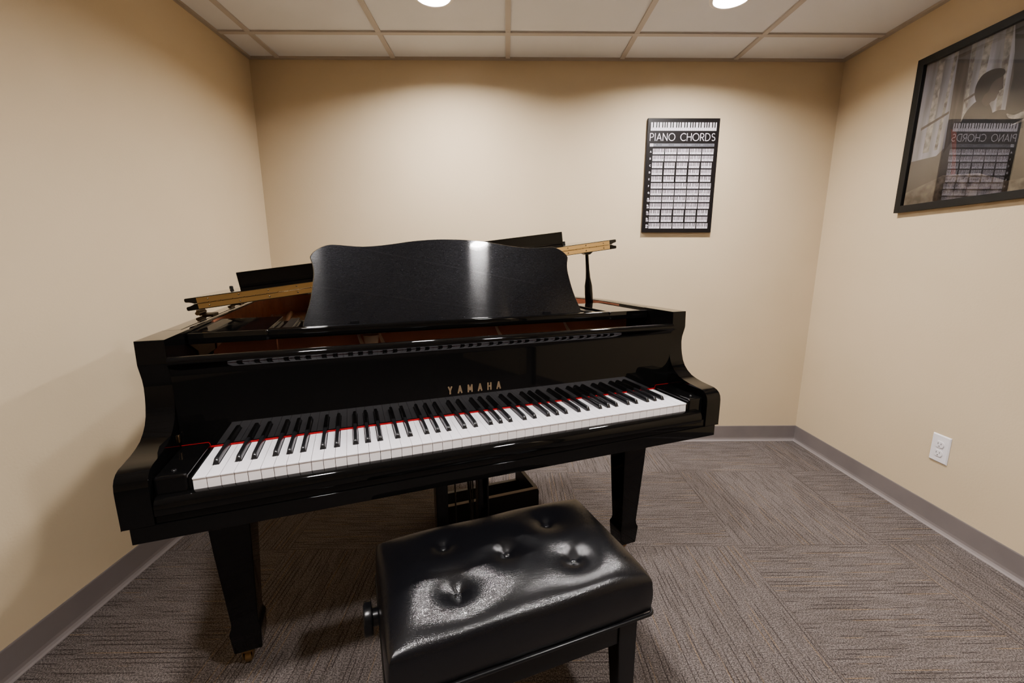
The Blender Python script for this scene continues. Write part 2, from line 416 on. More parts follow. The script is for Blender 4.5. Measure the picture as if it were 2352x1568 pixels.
# arms (cheeks) with the scrolled front
AP = [(.152, RT), (.150, .925), (.1515, .918), (.160, .890), (.1615, .872), (.159, .850), (.155, .832), (.148, .812), (.138, .796), (.124, .783), (.106, .772), (.084, .7655), (.060, .761), (.035, .7585), (.012, .7565), (.000, .7525), (-.009, .746), (-.0145, .737), (-.0168, .725), (-.0172, .71), (-.0172, .645), (.30, .645), (.30, RT)]
for x0, x1 in ((XO0, XI0), (XI1, XO1)):
    m = MB(); m.prism(AP, x0, x1, 'x'); m.build('arm', BLACK, piano, bevel=.0035, seg=3, angle=32)
# keybed
m = MB(); m.box(XO0+.012, XO1-.012, -.0165, .42, .6132, .646); m.box(XI0+.001, XI1-.001, -.013, .02, .646, .668)
m.build('keybed', BLACK, piano, bevel=.0007, seg=1)
# key slip
prof = [(-.012, .662), (-.020, .664), (-.0228, .668), (-.0232, .676), (-.0225, .683), (-.020, .690), (-.016, .695), (-.011, .6975), (-.005, .6985), (.0012, .6985), (.0012, .655), (-.012, .655)]
m = MB(); m.prism(prof, XI0+.004, XI1-.022, 'x', smooth=True); o = m.build('key_slip', BLACK, piano, bevel=.0012, seg=2, angle=50)
# key blocks
for x0, x1 in ((XI0+.0005, -.006), (KW+.006, XI1-.0005)):
    m = MB(); m.box(x0, x1, -.002, .152, .655, .7345)
    kb = m.build('key_block', BLACK, piano, bevel=.006, seg=4)
    m = MB(); xc = (x0+x1)/2; m.lathe([(.0055, 0), (.0055, .0015), (.003, .003), (.0005, .0033)], c=(xc, .022, .7345), n=16)
    m.build('screw', SATIN, kb)
# thin light side strip beside the last keys
for x0 in (-.0058, KW+.0012):
    m = MB(); m.box(x0, x0+.0046, .001, .149, .66, .7235); m.build('key_end_strip', BLACK, piano, bevel=.0006)
m = MB(); m.box(0, KW, .004, .30, .655, .690); m.build('key_frame', mat('key_frame', (.02, .015, .01), .8), piano)

# keys
P = KW/52; G = .00045; KZ = .722
names = 'ABCDEFG'
# black key centres measured in white widths from the left of the keyboard
blacks = []
offs = {'C': -.12, 'D': .12, 'F': -.16, 'G': 0.0, 'A': .16}
for i in range(51):
    n = names[i % 7]
    if n in offs: blacks.append((i+1+offs[n])*P)
BWid = .0068                          # half slot
def white_key(i):
    x0, x1 = i*P+G, (i+1)*P-G
    l = r = None
    for b in blacks:
        if x0-.006 < b < x0+.012: l = b+BWid
        if x1-.012 < b < x1+.006: r = b-BWid
    yb, yn = .156, .0495
    poly = [(x0, 0), (x1, 0)]
    poly += [(x1, yn), (r, yn), (r, yb)] if r is not None and r < x1 else [(x1, yb)]
    poly += [(l, yb), (l, yn), (x0, yn)] if l is not None and l > x0 else [(x0, yb)]
    m = MB(); m.prism(poly, KZ-.0022, KZ, 'z', 0)
    m.box(x0+.0001, x1-.0001, .0018, .048, KZ-.027, KZ-.0022, 1)
    o = m.build('white_key', [WKEY, WKEYF], piano, bevel=.0006, seg=2)
    return o
for i in range(52): white_key(i)
def black_key(x):
    m = MB(); rings = []
    # (y, z_top, half width top)
    z0 = KZ-.008; pr = [(.0525, KZ+.0005, .0049), (.0535, KZ+.0060, .0046), (.0560, KZ+.0100, .0042), (.0600, KZ+.0115, .0041), (.157, KZ+.0120, .0041)]
    for y, zt, hw in pr:
        ring = [(x-.0056, y if y > .053 else .0520, z0), (x-.0054, y, min(zt, KZ+.002)-.0002)]
        c = [(-hw, -.0022), (-hw*.86, -.0008), (-hw*.5, -.0001), (0, 0), (hw*.5, -.0001), (hw*.86, -.0008), (hw, -.0022)]
        ring += [(x+cx, y, zt+cz) for cx, cz in c]
        ring += [(x+.0054, y, min(zt, KZ+.002)-.0002), (x+.0056, y if y > .053 else .0520, z0)]
        rings.append(ring)
    m.loft(rings, smooth=True)
    o = m.build('black_key', BKEY, piano)
    me = o.data
    o.modifiers.new('ES', 'EDGE_SPLIT').split_angle = math.radians(38)
    return o
for b in blacks: black_key(b)

# red felt
m = MB()
m.box(-.0060, KW+.0060, .1495, .1535, KZ+.0004, KZ+.0034)
for x0, x1 in ((XI0+.001, -.010), (KW+.010, XI1-.001)): m.box(x0, x1, .1508, .1520, .7347, .7354)
for x, s in ((-.0075, 1), (KW+.0075, -1)):
    m.tube([(x+s*.001, .1512, .7235), (x+s*.0006, .1512, .730), (x-s*.001, .1512, .7340), (x-s*.004, .1512, .7350)], .0005, 8)
m.build('felt_strip', FELT, piano)

# fallboard
FY = .1545
prof = [(FY, KZ+.0038), (FY, .893), (FY-.0005, .903), (FY-.003, .911), (FY-.0075, .9165), (FY-.0115, .9200), (FY-.0135, .9245), (FY-.0125, .9300), (FY-.009, .9345), (FY-.003, .9368), (FY+.004, .9366), (FY+.009, .934), (FY+.012, .928), (FY+.014, .91), (FY+.014, KZ+.0038)]
m = MB(); m.prism(prof, XI0+.0012, XI1-.0012, 'x', smooth=True)
fb = m.build('fallboard', BLACK, piano, bevel=.0006, seg=1, angle=60)

# stroke lettering
def arc(cx, cy, rx, ry, a0, a1, n=14):
    return [(cx+rx*math.cos(math.radians(a0+(a1-a0)*i/n)), cy+ry*math.sin(math.radians(a0+(a1-a0)*i/n))) for i in range(n+1)]
GL = {
 'A': (.74, [[(0, 0), (.37, 1), (.74, 0)], [(.13, .32), (.61, .32)]]),
 'B': (.56, [[(0, 0), (0, 1), (.28, 1)]+arc(.28, .76, .22, .24, 90, -90)+[(0, .52)], [(.28, .52)]+arc(.30, .26, .26, .26, 90, -90)+[(0, 0)]]),
 'C': (.80, [arc(.5, .5, .5, .5, 48, 312, 22)]),
 'D': (.74, [[(0, 0), (0, 1), (.26, 1)]+arc(.26, .5, .48, .5, 90, -90, 18)+[(0, 0)]]),
 'E': (.50, [[(.5, 1), (0, 1), (0, 0), (.5, 0)], [(0, .52), (.44, .52)]]),
 'F': (.48, [[(.5, 1), (0, 1), (0, 0)], [(0, .52), (.42, .52)]]),
 'G': (.90, [arc(.5, .5, .5, .5, 48, 350, 22)+[(.99, .48), (.58, .48)]]),
 'H': (.66, [[(0, 0), (0, 1)], [(.66, 0), (.66, 1)], [(0, .52), (.66, .52)]]),
 'I': (.04, [[(.02, 0), (.02, 1)]]),
 'J': (.36, [[(.36, 1), (.36, .2)]+arc(.18, .2, .18, .2, 0, -160)]),
 'K': (.56, [[(0, 0), (0, 1)], [(.54, 1), (0, .45)], [(.16, .6), (.56, 0)]]),
 'M': (.84, [[(0, 0), (.02, 1), (.42, .28), (.82, 1), (.84, 0)]]),
 'N': (.68, [[(0, 0), (0, 1), (.68, 0), (.68, 1)]]),
 'O': (1.0, [arc(.5, .5, .5, .5, 0, 360, 28)]),
 'P': (.54, [[(0, 0), (0, 1), (.26, 1)]+arc(.26, .73, .27, .27, 90, -90)+[(0, .46)]]),
 'R': (.56, [[(0, 0), (0, 1), (.26, 1)]+arc(.26, .73, .27, .27, 90, -90)+[(0, .46)], [(.24, .46), (.56, 0)]]),
 'S': (.54, [arc(.28, .755, .24, .245, 35, 270, 12)+arc(.28, .255, .26, .255, 90, -145, 12)]),
 'T': (.60, [[(0, 1), (.6, 1)], [(.3, 1), (.3, 0)]]),
 'U': (.62, [[(0, 1), (0, .3)]+arc(.31, .3, .31, .3, 180, 360)+[(.62, 1)]]),
 'V': (.70, [[(0, 1), (.35, 0), (.7, 1)]]),
 'Y': (.66, [[(0, 1), (.33, .45), (.66, 1)], [(.33, .45), (.33, 0)]]),
 '#': (.6, [[(.15, 0), (.22, 1)], [(.4, 0), (.47, 1)], [(0, .33), (.6, .33)], [(0, .68), (.6, .68)]]),
 'b': (.4, [[(0, 1), (0, 0)]+arc(.1, .28, .26, .28, -90, 110)]),
 ' ': (.42, []),
}
TL = [0]
def text(m, s, x, z, h, w, fn, sx=1, gap=.18, mi=0, width=None):
    """stroke letters with cap height h and stroke width w; fn maps (u,v)->3d. width fits the total width"""
    adv = [GL[c][0]*h*sx for c in s]; tot = sum(adv)
    if width is not None: gp = (width-tot)/max(1, len(s)-1)
    else: gp = gap*h
    for c, a in zip(s, adv):
        segs = []
        for pl in GL[c][1]:
            pts = [Vector((x+p[0]*h*sx, z+p[1]*h)) for p in pl]
            pts = [p for i, p in enumerate(pts) if i == 0 or (p-pts[i-1]).length > 1e-5*h+1e-7]
            cur = [pts[0]]
            for i in range(1, len(pts)):       # split at sharp corners so that every stroke keeps its width
                cur.append(pts[i])
                if i < len(pts)-1 and (pts[i]-pts[i-1]).normalized().dot((pts[i+1]-pts[i]).normalized()) < .7:
                    segs.append(cur); cur = [pts[i]]
            segs.append(cur)
        for pts in segs:
            if len(pts) == 2:                  # small overlap at the corners
                d_ = (pts[1]-pts[0]).normalized()*w*.32; pts = [pts[0]-d_, pts[1]+d_]
            n = len(pts)
            cl = (pts[0]-pts[-1]).length < 1e-6
            L, R = [], []
            for i, p in enumerate(pts):
                a0 = pts[i-1] if i > 0 else (pts[-2] if cl else None)
                b0 = pts[i+1] if i < n-1 else (pts[1] if cl else None)
                d0 = (p-a0).normalized() if a0 is not None else None
                d1 = (b0-p).normalized() if b0 is not None else None
                if d0 is None: d0 = d1
                if d1 is None: d1 = d0
                nb = Vector((-(d0+d1).y, (d0+d1).x))
                if nb.length < 1e-4: nb = Vector((-d0.y, d0.x))
                nb.normalize(); cs = max(.88, nb.dot(Vector((-d0.y, d0.x))))
                q = p.copy()
                L.append(q+nb*w/2/cs); R.append(q-nb*w/2/cs)
            vs = [fn(q.x, q.y) for q in L]+[fn(q.x, q.y) for q in R]; TL[0] += 1
            vs = [(a_, b_-.00003*(TL[0] % 7), c_) for a_, b_, c_ in vs]
            m.add(vs, [(i, i+1, n+i+1, n+i) for i in range(n-1)], mi)
        x += a+gp
m = MB()
letters = 'YAMAHA'
text(m, letters, .5450, .7838, .0192, .0042, lambda u, v: (u, FY-.0004, v), sx=.66, width=.1480)
m.build('lettering', GILT, fb, auto=False)['label'] = 'gold lettering'

# brass lock bolt on the bass cheek, small
m = MB(); m.box(XI0, XI0+.003, .141, .149, .746, .763)
m.build('brass_bolt', mat('bolt_brass', (.35, .22, .11), .3, metal=1), piano, bevel=.001)

# action area: brown panel under the shelf, bronze plate, struts
m = MB(); m.box(XI0+.001, XI1-.001, .182, .46, .66, .80); m.build('action_cover', UNDER, piano)
m = MB(); m.prism([(XI0+.02, .80), (XI1-.003, .80), (XI1-.003, .935), (XI0+.055, .935), (XI0+.02, .90)], .395, .415, 'y')
m.build('pin_block', BROWN, piano, bevel=.002)
m = MB(); sp = [p for p in offset(OUT, .058) if p[1] > .50]
m.prism([(XI0+.006, .415)]+sp+[(XI1-.006, .415)], .868, .885, 'z')
# holes of the plate are only hinted by raised ribs
for x0, y0, x1, y1 in [(.10, .42, .04, 1.30), (.36, .42, .22, 1.38), (.76, .42, .42, 1.20), (1.02, .42, .80, .95)]:
    m.tube([(x0, y0, .893), (x1, y1, .893)], .012, 10)
pl = m.build('iron_plate', PLATE, piano)
for x in (.333, .392, .765, 1.02):
    m = MB()
    m.tube([(x-.006, .388, .93), (x-.003, .380, .915), (x+.004, .368, .895), (x+.010, .350, .868)], [.0045, .0045, .006, .0085], 12)
    m.build('plate_lug', GOLDP, piano)
m = MB(); m.lathe([(.014, .0), (.018, .02), (.023, .055)], c=(.3625, .372, .868), n=24); m.build('plate_horn', GOLDP, piano)
m = MB()
for k in range(60):
    x0 = .02+k*.0200; x1 = x0-.10-.18*max(0, .6-x0*.45); 
    # keep the string end inside the rim
    ye = 1.30 if x0 < .35 else max(.86, 1.30-(x0-.35)*.62)
    x1 = max(x0-.16, -.03); m.add([(x0-.0005, .50, .897), (x0+.0005, .50, .897), (x1+.0005, ye-.05, .897), (x1-.0005, ye-.05, .897)], [(0, 1, 2, 3)])
st = m.build('strings', STRING, piano, auto=False)
m = MB(); m.prism([(XI0, .20)]+[p for p in offset(OUT, .052) if p[1] > .21]+[(XI1, .20)], .70, .715, 'z'); m.build('underside', UNDER, piano)
m = MB(); m.box(XI0, XI1, .42, .50, .62, .70); m.box(.55, .65, .50, 1.2, .64, .70); m.box(.12, .20, .50, 1.3, .64, .70); m.build('back_beam', UNDER, piano, bevel=.003)

# music shelf: two polished side plates and a front rail
SZ = .968
prof = [(.277, SZ-.002), (.279, SZ), (.30, SZ), (.30, SZ-.027), (.281, SZ-.027), (.277, SZ-.0245), (.2755, SZ-.020), (.2755, SZ-.009)]
m = MB(); m.prism(prof, .112, 1.128, 'x'); m.box(.112, 1.128, .30, .53, SZ-.026, SZ-.012)
m.build('music_shelf', BLACK, piano, bevel=.0025, seg=3, angle=60)
for x0, x1 in ((XI0+.003, .1113), (1.1287, XI1-.003)):
    m = MB(); m.box(x0, x1, .276, .552, SZ-.027, SZ); m.build('shelf_plate', GLOSS, piano, bevel=.0018, seg=2)
for x in (.110, 1.130):
    m = MB()
    for y in (.275,): m.lathe([(.003, -.004), (.004, -.002), (.004, .0)], c=(x, y, SZ-.004), axis='y', n=12); m.lathe([(.003, -.004), (.004, -.002), (.004, .0)], c=(x, y, SZ-.022), axis='y', n=12)
    m.build('shelf_hinge_pin', SATIN, piano)
for x in (.150, 1.090):
    m = MB(); m.box(x-.012, x+.012, .30, .52, SZ-.011, SZ-.003); m.build('desk_slide', SATIN, piano, bevel=.001)

# music desk
hp = [(-.4350, -.0118), (-.4335, 0), (-.4275, .018), (-.4165, .050), (-.4085, .080), (-.4025, .112), (-.3985, .142), (-.4000, .166), (-.4045, .184), (-.4035, .192), (-.3960, .202), (-.3820, .213), (-.3660, .2205), (-.3520, .2240), (-.3360, .2242), (-.3130, .2225), (-.2850, .2202), (-.2550, .2200), (-.2150, .2235), (-.1700, .2300), (-.1200, .2380), (-.0700, .2430), (-.0350, .2450), (0, .2455)]
full = hp+[(-x, z) for x, z in reversed(hp[:-1])]
full = catmull(full, 3)
tl = math.radians(16); cxd = .6200
def dk(x, h, d): return (cxd+x, .335+h*math.sin(tl)+d*math.cos(tl), SZ+.001+h*math.cos(tl)-d*math.sin(tl))
m = MB()
rings = [[dk(x*.994, h*.990+.001 if h > .001 else h, 0) for x, h in full], [dk(x, h, .003) for x, h in full], [dk(x, h, .011) for x, h in full], [dk(x*.996, h*.993, .013) for x, h in full]]
m.loft(rings, smooth=False)
m.build('music_desk', DESK, piano, bevel=.0015, seg=2, angle=40)['label'] = 'curved satin black music desk'
for x in (-.30, .30):
    m = MB(); m.tube([dk(x, .13, .018), (cxd+x, .52, SZ+.004)], .005, 8)
    m.box(cxd+x-.012, cxd+x+.012, .325, .345, SZ-.004, SZ+.004)
    m.build('desk_prop', SATIN, piano)

# lid: main part, front flap folded back on it, brass hinge between
LA = math.atan2(.189, 1.448); LO = Vector((-.129, .53, .9965)); LW = 1.460
ca, sa = math.cos(LA), math.sin(LA)
def LD(u, v, w):   # u along the tilt, v = y from the hinge line, w = up
    return (LO.x+u*ca-w*sa, LO.y+v, LO.z+u*sa+w*ca)
lout = [(x+.129-.0, y-.53) for x, y in offset(OUT, -.014) if y > .60]
lout = [(min(max(x/ca, 0), LW), y) for x, y in lout]
lidpoly = [(0, 0)]+lout+[(LW, 0)]
def inset(poly, d):
    """shrink towards the middle except the straight front edge (v=0)"""
    n = len(poly); res = []
    for i, (u, v) in enumerate(poly):
        a = Vector(poly[max(i-1, 0)]); c = Vector(poly[min(i+1, n-1)]); t = (c-a).normalized()
        if i in (0,): res.append((u+d, 0)); continue
        if i == n-1: res.append((u-d, 0)); continue
        res.append((u+t.y*d, v-t.x*d))
    return res
def layered(m, poly, prof):
    rings = [[LD(u, v, w) for u, v in inset(poly, d)] for d, w in prof]
    m.loft(rings, smooth=False)
TH = .0175
m = MB(); layered(m, lidpoly, [(.003, 0), (0, .002), (0, .0095), (.003, .0115), (.010, .0125), (.016, .0145), (.022, TH)])
m.build('lid', BLACK, piano, bevel=.0008, seg=1, angle=40)
FD = .368
flappoly = [(0, 0), (0, .02), (0, FD-.01), (.010, FD), (LW-.010, FD), (LW, FD-.01), (LW, .02), (LW, 0)]
m = MB(); b0 = TH+.0008
def finset(poly, d): return [(u+(d if u < LW/2 else -d), v if v < FD/2 else v-d) for u, v in poly]
rings = [[LD(u, v, b0+w) for u, v in finset(flappoly, d)] for d, w in [(.022, 0), (.016, .003), (.010, .005), (.003, .006), (0, .008), (0, TH-.002), (.003, TH)]]
m.loft(rings, smooth=False)
flap = m.build('lid_flap', GLOSS, piano, bevel=.0008, seg=1, angle=40)
# lip strip standing on the far edge of the folded flap
ft = b0+TH
m = MB(); u0, u1 = .072, 1.398
vs = []
for (u, v, w) in [(u0, FD-.036, ft), (u1, FD-.036, ft), (u1, FD-.020, ft), (u0, FD-.020, ft), (u0, FD-.036, ft+.056), (u1, FD-.036, ft+.056), (u1, FD-.020, ft+.056), (u0, FD-.020, ft+.056)]: vs.append(LD(u, v, w))
m.add(vs, [(0,3,2,1),(4,5,6,7),(0,1,5,4),(2,3,7,6),(1,2,6,5),(0,4,7,3)])
m.build('lid_lip', BLACK, flap, bevel=.002)
for u in (.042, 1.410):
    m = MB(); c0 = LD(u, FD-.02, ft)
    m.lathe([(.0065, 0), (.0065, .008), (.005, .011), (.001, .0115)], c=c0, n=14); m.build('rubber_stop', UNDER, flap)
# brass piano hinge
m = MB()
uh0, uh1 = .030, 1.428
def qbox(u0_, u1_, v0_, v1_, w0_, w1_, mi=0):
    vs = [LD(u, v, w) for w in (w0_, w1_) for v in (v0_, v1_) for u in (u0_, u1_)]
    m.add(vs, [(0,2,3,1),(4,5,7,6),(0,1,5,4),(2,6,7,3),(0,4,6,2),(1,3,7,5)], mi)
qbox(uh0, uh1, -.0012, .0002, .0022, TH-.0006); qbox(uh0, uh1, -.0012, .0002, b0+.0006, b0+TH-.0022)
nk = 46
for k in range(nk):
    a, b_ = uh0+(uh1-uh0)*k/nk, uh0+(uh1-uh0)*(k+.93)/nk
    m.tube([LD(a, -.0022, TH+.0004), LD(b_, -.0022, TH+.0004)], .0019, 8)
for k in range(18):
    u = uh0+.028+(uh1-uh0-.056)*k/17
    for w in (.0085, b0+.0095):
        c0 = Vector(LD(u, -.0013, w)); m.lathe([(.0026, 0), (.002, -.0008), (.0004, -.0012)], c=c0, axis='y', n=10, mi=1)
m.build('brass_hinge', [BRASS, BRASSD], piano)['label'] = 'long brass hinge'
# lid hinges on the bass side
for y in (.62, .98):
    m = MB()
    m.box(XO0-.006, XO0+.03, y-.03, y+.03, RT, RT+.004); m.tube([(XO0-.008, y-.035, RT+.008), (XO0-.008, y+.035, RT+.008)], .006, 12)
    m.box(XO0-.012, XO0-.004, y-.03, y+.03, RT+.002, .993)
    m.build('side_hinge', BRASSD, piano, bevel=.001)
# lid prop (short stick)
xb, xt = 1.247, 1.224; yb = .60; zt = LO.z+(xt-LO.x)*math.tan(LA)
def stick(z, r): f = (z-.93)/(zt-.93); return (xb+(xt-xb)*f, yb, z, r)
ps = [stick(.930, .0150), stick(.968, .0160), stick(1.00, .0165), stick(1.035, .0158), stick(1.050, .0130), stick(1.068, .0098), stick(1.10, .0078), stick(1.13, .0070), stick(zt-.012, .0068), stick(zt-.006, .0075)]
m = MB(); m.tube([p[:3] for p in ps], [p[3] for p in ps], 20)
m.build('lid_prop', BLACK, piano)
m = MB()
vs = []
for (du, w) in [(-.024, 0), (.024, 0), (.018, -.006), (.008, -.012), (-.008, -.012), (-.018, -.006)]:
    vs.append((du, w))
uu = (xt-LO.x)/ca
ring0 = [LD(uu+du, .058, w) for du, w in vs]; ring1 = [LD(uu+du, .082, w) for du, w in vs]
m.loft([ring0, ring1], smooth=False); m.build('prop_socket', BLACK, piano, bevel=.001)

# legs
def frust(m, cx, cy, stations, mi=0):
    rings = []
    for z, hx, hy in stations: rings.append([(cx-hx, cy-hy, z), (cx+hx, cy-hy, z), (cx+hx, cy+hy, z), (cx-hx, cy+hy, z)])
    m.loft(rings, mi, smooth=False)
def leg(cx, cy):
    m = MB()
    frust(m, cx, cy, [(.066, .0335, .0335), (.070, .0345, .0345), (.126, .0385, .0385), (.134, .0385, .0385), (.146, .0340, .0340), (.158, .0325, .0325), (.40, .0445, .0445), (.6132, .052, .052)])
    lg = m.build('leg', BLACK, piano, bevel=.0025, seg=2)
    m = MB()
    m.lathe([(.020, .066), (.022, .060), (.022, .048), (.012, .044)], c=(cx-.006, cy, 0), n=24)
    m.lathe([(.004, -.009), (.017, -.009), (.0205, -.006), (.0205, .006), (.017, .009), (.004, .009)], c=(cx-.010, cy+.006, .0205), axis='x', n=28)
    for s in (-1, 1): m.box(cx-.010+s*.0125-.0015, cx-.010+s*.0125+.0015, cy-.010, cy+.014, .018, .052)
    m.build('caster', CASTER, lg, bevel=.0008)
leg(-.022, .295); leg(1.247, .295); leg(.20, 1.27)

# lyre with rods and pedals
m = MB()
for x0, x1 in ((.5225, .5605), (.6610, .6970)): m.box(x0, x1, .285, .325, .14, .645)
m.box(.50, .72, .275, .335, .60, .646); m.box(.505, .715, .255, .345, .085, .145)
ly = m.build('lyre', BLACK, piano, bevel=.004, seg=3)
m = MB()
for x in (.588, .6400, .6470): m.tube([(x, .305, .145), (x, .305, .60)], .0028, 8)
m.build('lyre_rod', mat('rod_metal', (.05, .04, .03), .35, metal=1), ly)
for x in (.56, .61, .66):
    m = MB(); rings = []
    for y, hw, z in [(.26, .006, .105), (.235, .007, .104), (.215, .011, .100), (.195, .014, .095), (.182, .012, .090), (.178, .006, .088)]:
        rings.append([(x-hw, y, z-.003), (x+hw, y, z-.003), (x+hw, y, z+.003), (x-hw, y, z+.003)])
    m.loft(rings, smooth=False); m.build('pedal', BRASS, ly, bevel=.001)
m = MB()
for x in (.56, .66): m.tube([(x, .34, .13), (x, .50, .64)], .005, 10)
m.build('lyre_brace', UNDER, ly)

# ---------------------------------------------------------------- open crate under the piano
def W(x, y, z=0): 
    c, s = math.cos(PT), math.sin(PT); return (PX+c*x-s*y, PY+s*x+c*y, z)
crate = empty('open_box', W(.815, .72), PT, 'open black wooden box with worn brown rim on carpet behind piano pedals', 'box')
hx = .209; d0, d1 = -.117, .120; tH = .16; tw = .018
m = MB(); m.prism([(-hx, 0), (hx, 0), (hx, tH-.012), (hx-.0035, tH-.0035), (hx-.012, tH-.001), (-hx, tH-.001)], d0, d0+tw, 'y'); m.build('front_panel', BOXM, crate, bevel=.0008)
m = MB(); m.box(-hx, hx-.004, d0, d0+tw, tH-.0008, tH+.0006); m.build('worn_rim', BOXE, crate)
m = MB(); m.box(hx-tw, hx, d0+tw, d1, 0, tH-.001); m.build('side_panel', [BOXM], crate, bevel=.0008)
m = MB(); m.box(hx-tw+.001, hx-.001, d0+tw, d1, tH-.001, tH+.0003); m.build('side_rim', mat('crate_side_rim', (.045, .036, .033), .5), crate)
m = MB(); m.box(-hx, -hx+tw, d0+tw, d1, 0, tH-.001); m.build('side_panel', [BOXM], crate, bevel=.0008)
m = MB(); m.box(-hx+tw, hx-tw, d1-tw, d1, 0, .088); m.build('back_panel', BOXI, crate, bevel=.0008)
m = MB(); m.box(-hx+tw, hx-tw, d0+tw, d1-tw, .0, .012); m.build('bottom_panel', BOXI, crate)

# ---------------------------------------------------------------- bench
bench = empty('piano_bench', W(.61, -.1225), PT, 'black tufted leather piano bench with side knobs in front of the keyboard', 'bench')
HX, HY = .281, .1705
def seat():
    NX, NY = 150, 96
    btn = [(-.132, .074), (.136, .074), (0, 0), (.136, -.070), (-.132, -.070)]
    def hgt(x, y):
        u, v = x/HX, y/HY
        z = .462+.032*((1-abs(u)**5)*(1-abs(v)**4.5))**.75
        for bx, by in btn:
            r = math.hypot(x-bx, y-by)
            z -= .0125*math.exp(-(r/.056)**2)+.0125*math.exp(-(r/.018)**1.5)
        z += .0030*math.sin(11*x+2.2)*math.sin(17*y+.6)+.0016*math.sin(27*x-14*y+1)
        d = min(HX-abs(x), HY-abs(y)); R = .016
        if d < R: z -= R*.75*(1-math.sqrt(max(0, 1-((R-d)/R)**2)))
        return z
    vs = []; fs = []
    def uu(i, n):  # denser near the edges
        t = 2*i/n-1; return math.copysign(1-(1-abs(t))**1.25, t)
    for j in range(NY+1):
        for i in range(NX+1):
            u, v = uu(i, NX), uu(j, NY); k = 1-.016*(abs(u)**14)*(abs(v)**14)
            x, y = HX*u*k, HY*v*k; vs.append((x, y, hgt(HX*u*.9999, HY*v*.9999)))
    for j in range(NY):
        for i in range(NX):
            a = j*(NX+1)+i; fs.append((a, a+1, a+NX+2, a+NX+1))
    m = MB(); m.add(vs, fs, 0, True)
    # skirt
    ring = [i for i in range(NX)]+[j*(NX+1)+NX for j in range(NY)]+[NY*(NX+1)+NX-i for i in range(NX)]+[(NY-j)*(NX+1) for j in range(NY)]
    base = [vs[i] for i in ring]; rings = [base]
    for t in (.08, .2, .4, .6, .8, .95, 1):
        bul = .0045*math.sin(PI*t)-.002*t
        rr = []
        for x, y, z in base:
            n = Vector((abs(x/HX)**14*math.copysign(1, x), abs(y/HY)**14*math.copysign(1, y))); 
            if n.length > 1e-6: n.normalize()
            wr = .0001*math.sin(x*55+y*38+t*5)
            rr.append((x+n.x*(bul+wr), y+n.y*(bul+wr), z*(1-t)+.378*t))
        rings.append(rr)
    m.loft(rings, cap=False); m.add(rings[-1], [tuple(range(len(base)))])
    o = m.build('seat', LEATHER, bench)
    bm = bmesh.new(); bm.from_mesh(o.data); bmesh.ops.remove_doubles(bm, verts=bm.verts, dist=1e-5); bmesh.ops.recalc_face_normals(bm, faces=bm.faces); bm.to_mesh(o.data); bm.free()
    for bx, by in btn:
        z = hgt(bx, by); b = MB(); b.lathe([(.0085, -.003), (.0085, .001), (.0072, .0032), (.0045, .0046), (.0003, .0052)], c=(bx, by, z), n=24)
        b.build('button', mat('button_leather', (.008, .008, .009), .14), o)
    # corner seams
    for sx in (-1, 1):
        for sy in (-1, 1):
            b = MB(); c = .986
            b.tube([(sx*(HX*c-.001), sy*(HY*c-.001), .452), (sx*(HX*c+.001), sy*(HY*c+.001), .42), (sx*(HX*c-.001), sy*(HY*c-.001), .382)], .0012, 6)
            b.build('seam', SATIN, o)
    b = MB(); pts = []
    for (sx, sy, a0) in ((1, -1, -90), (1, 1, 0), (-1, 1, 90), (-1, -1, 180)):
        for k in range(5):
            a = math.radians(a0+90*k/4); pts.append((sx*(HX-.010)+.012*math.cos(a), sy*(HY-.010)+.012*math.sin(a), .3765))
    b.tube(pts, .0042, 8, closed=True); b.build('piping', SATIN, o)
seat()
m = MB(); m.box(-HX+.012, HX-.012, -HY+.012, HY-.012, .352, .3765); m.build('seat_board', UNDER, bench, bevel=.002)
LX, LY = .234, .128
m = MB()
m.box(-LX, LX, -LY-.019, -LY+.001, .297, .368); m.box(-LX, LX, LY-.001, LY+.019, .297, .368)
m.box(-LX-.019, -LX+.001, -LY, LY, .297, .368); m.box(LX-.001, LX+.019, -LY, LY, .297, .368)
m.build('apron', SATIN, bench, bevel=.0015)
for sx in (-1, 1):
    for sy in (-1, 1):
        m = MB(); x, y = sx*LX, sy*LY; t = .0235
        rings = []
        for z, h in [(0, .0145), (.01, .0150), (.29, t), (.369, t)]:
            # taper on the inner sides
            ox, oy = sx*t, sy*t; ix, iy = ox-sx*2*h, oy-sy*2*h
            rings.append([(x+ox, y+oy, z), (x+ix, y+oy, z), (x+ix, y+iy, z), (x+ox, y+iy, z)])
        m.loft(rings, smooth=False); m.build('leg', SATIN, bench, bevel=.002)
for sx, xo in ((-1, .317), (1, .333)):
    m = MB(); pr = [(.004, LX+.015-.0), (.019, LX+.020), (.019, xo-.019), (.034, xo-.018), (.0355, xo-.015), (.0355, xo-.003), (.033, xo), (.004, xo)]
    m.lathe([(r, sx*h) for r, h in pr], c=(0, .055, .366-.006), axis='x', n=40)
    m.build('knob', SATIN, bench, bevel=.0006, angle=50)

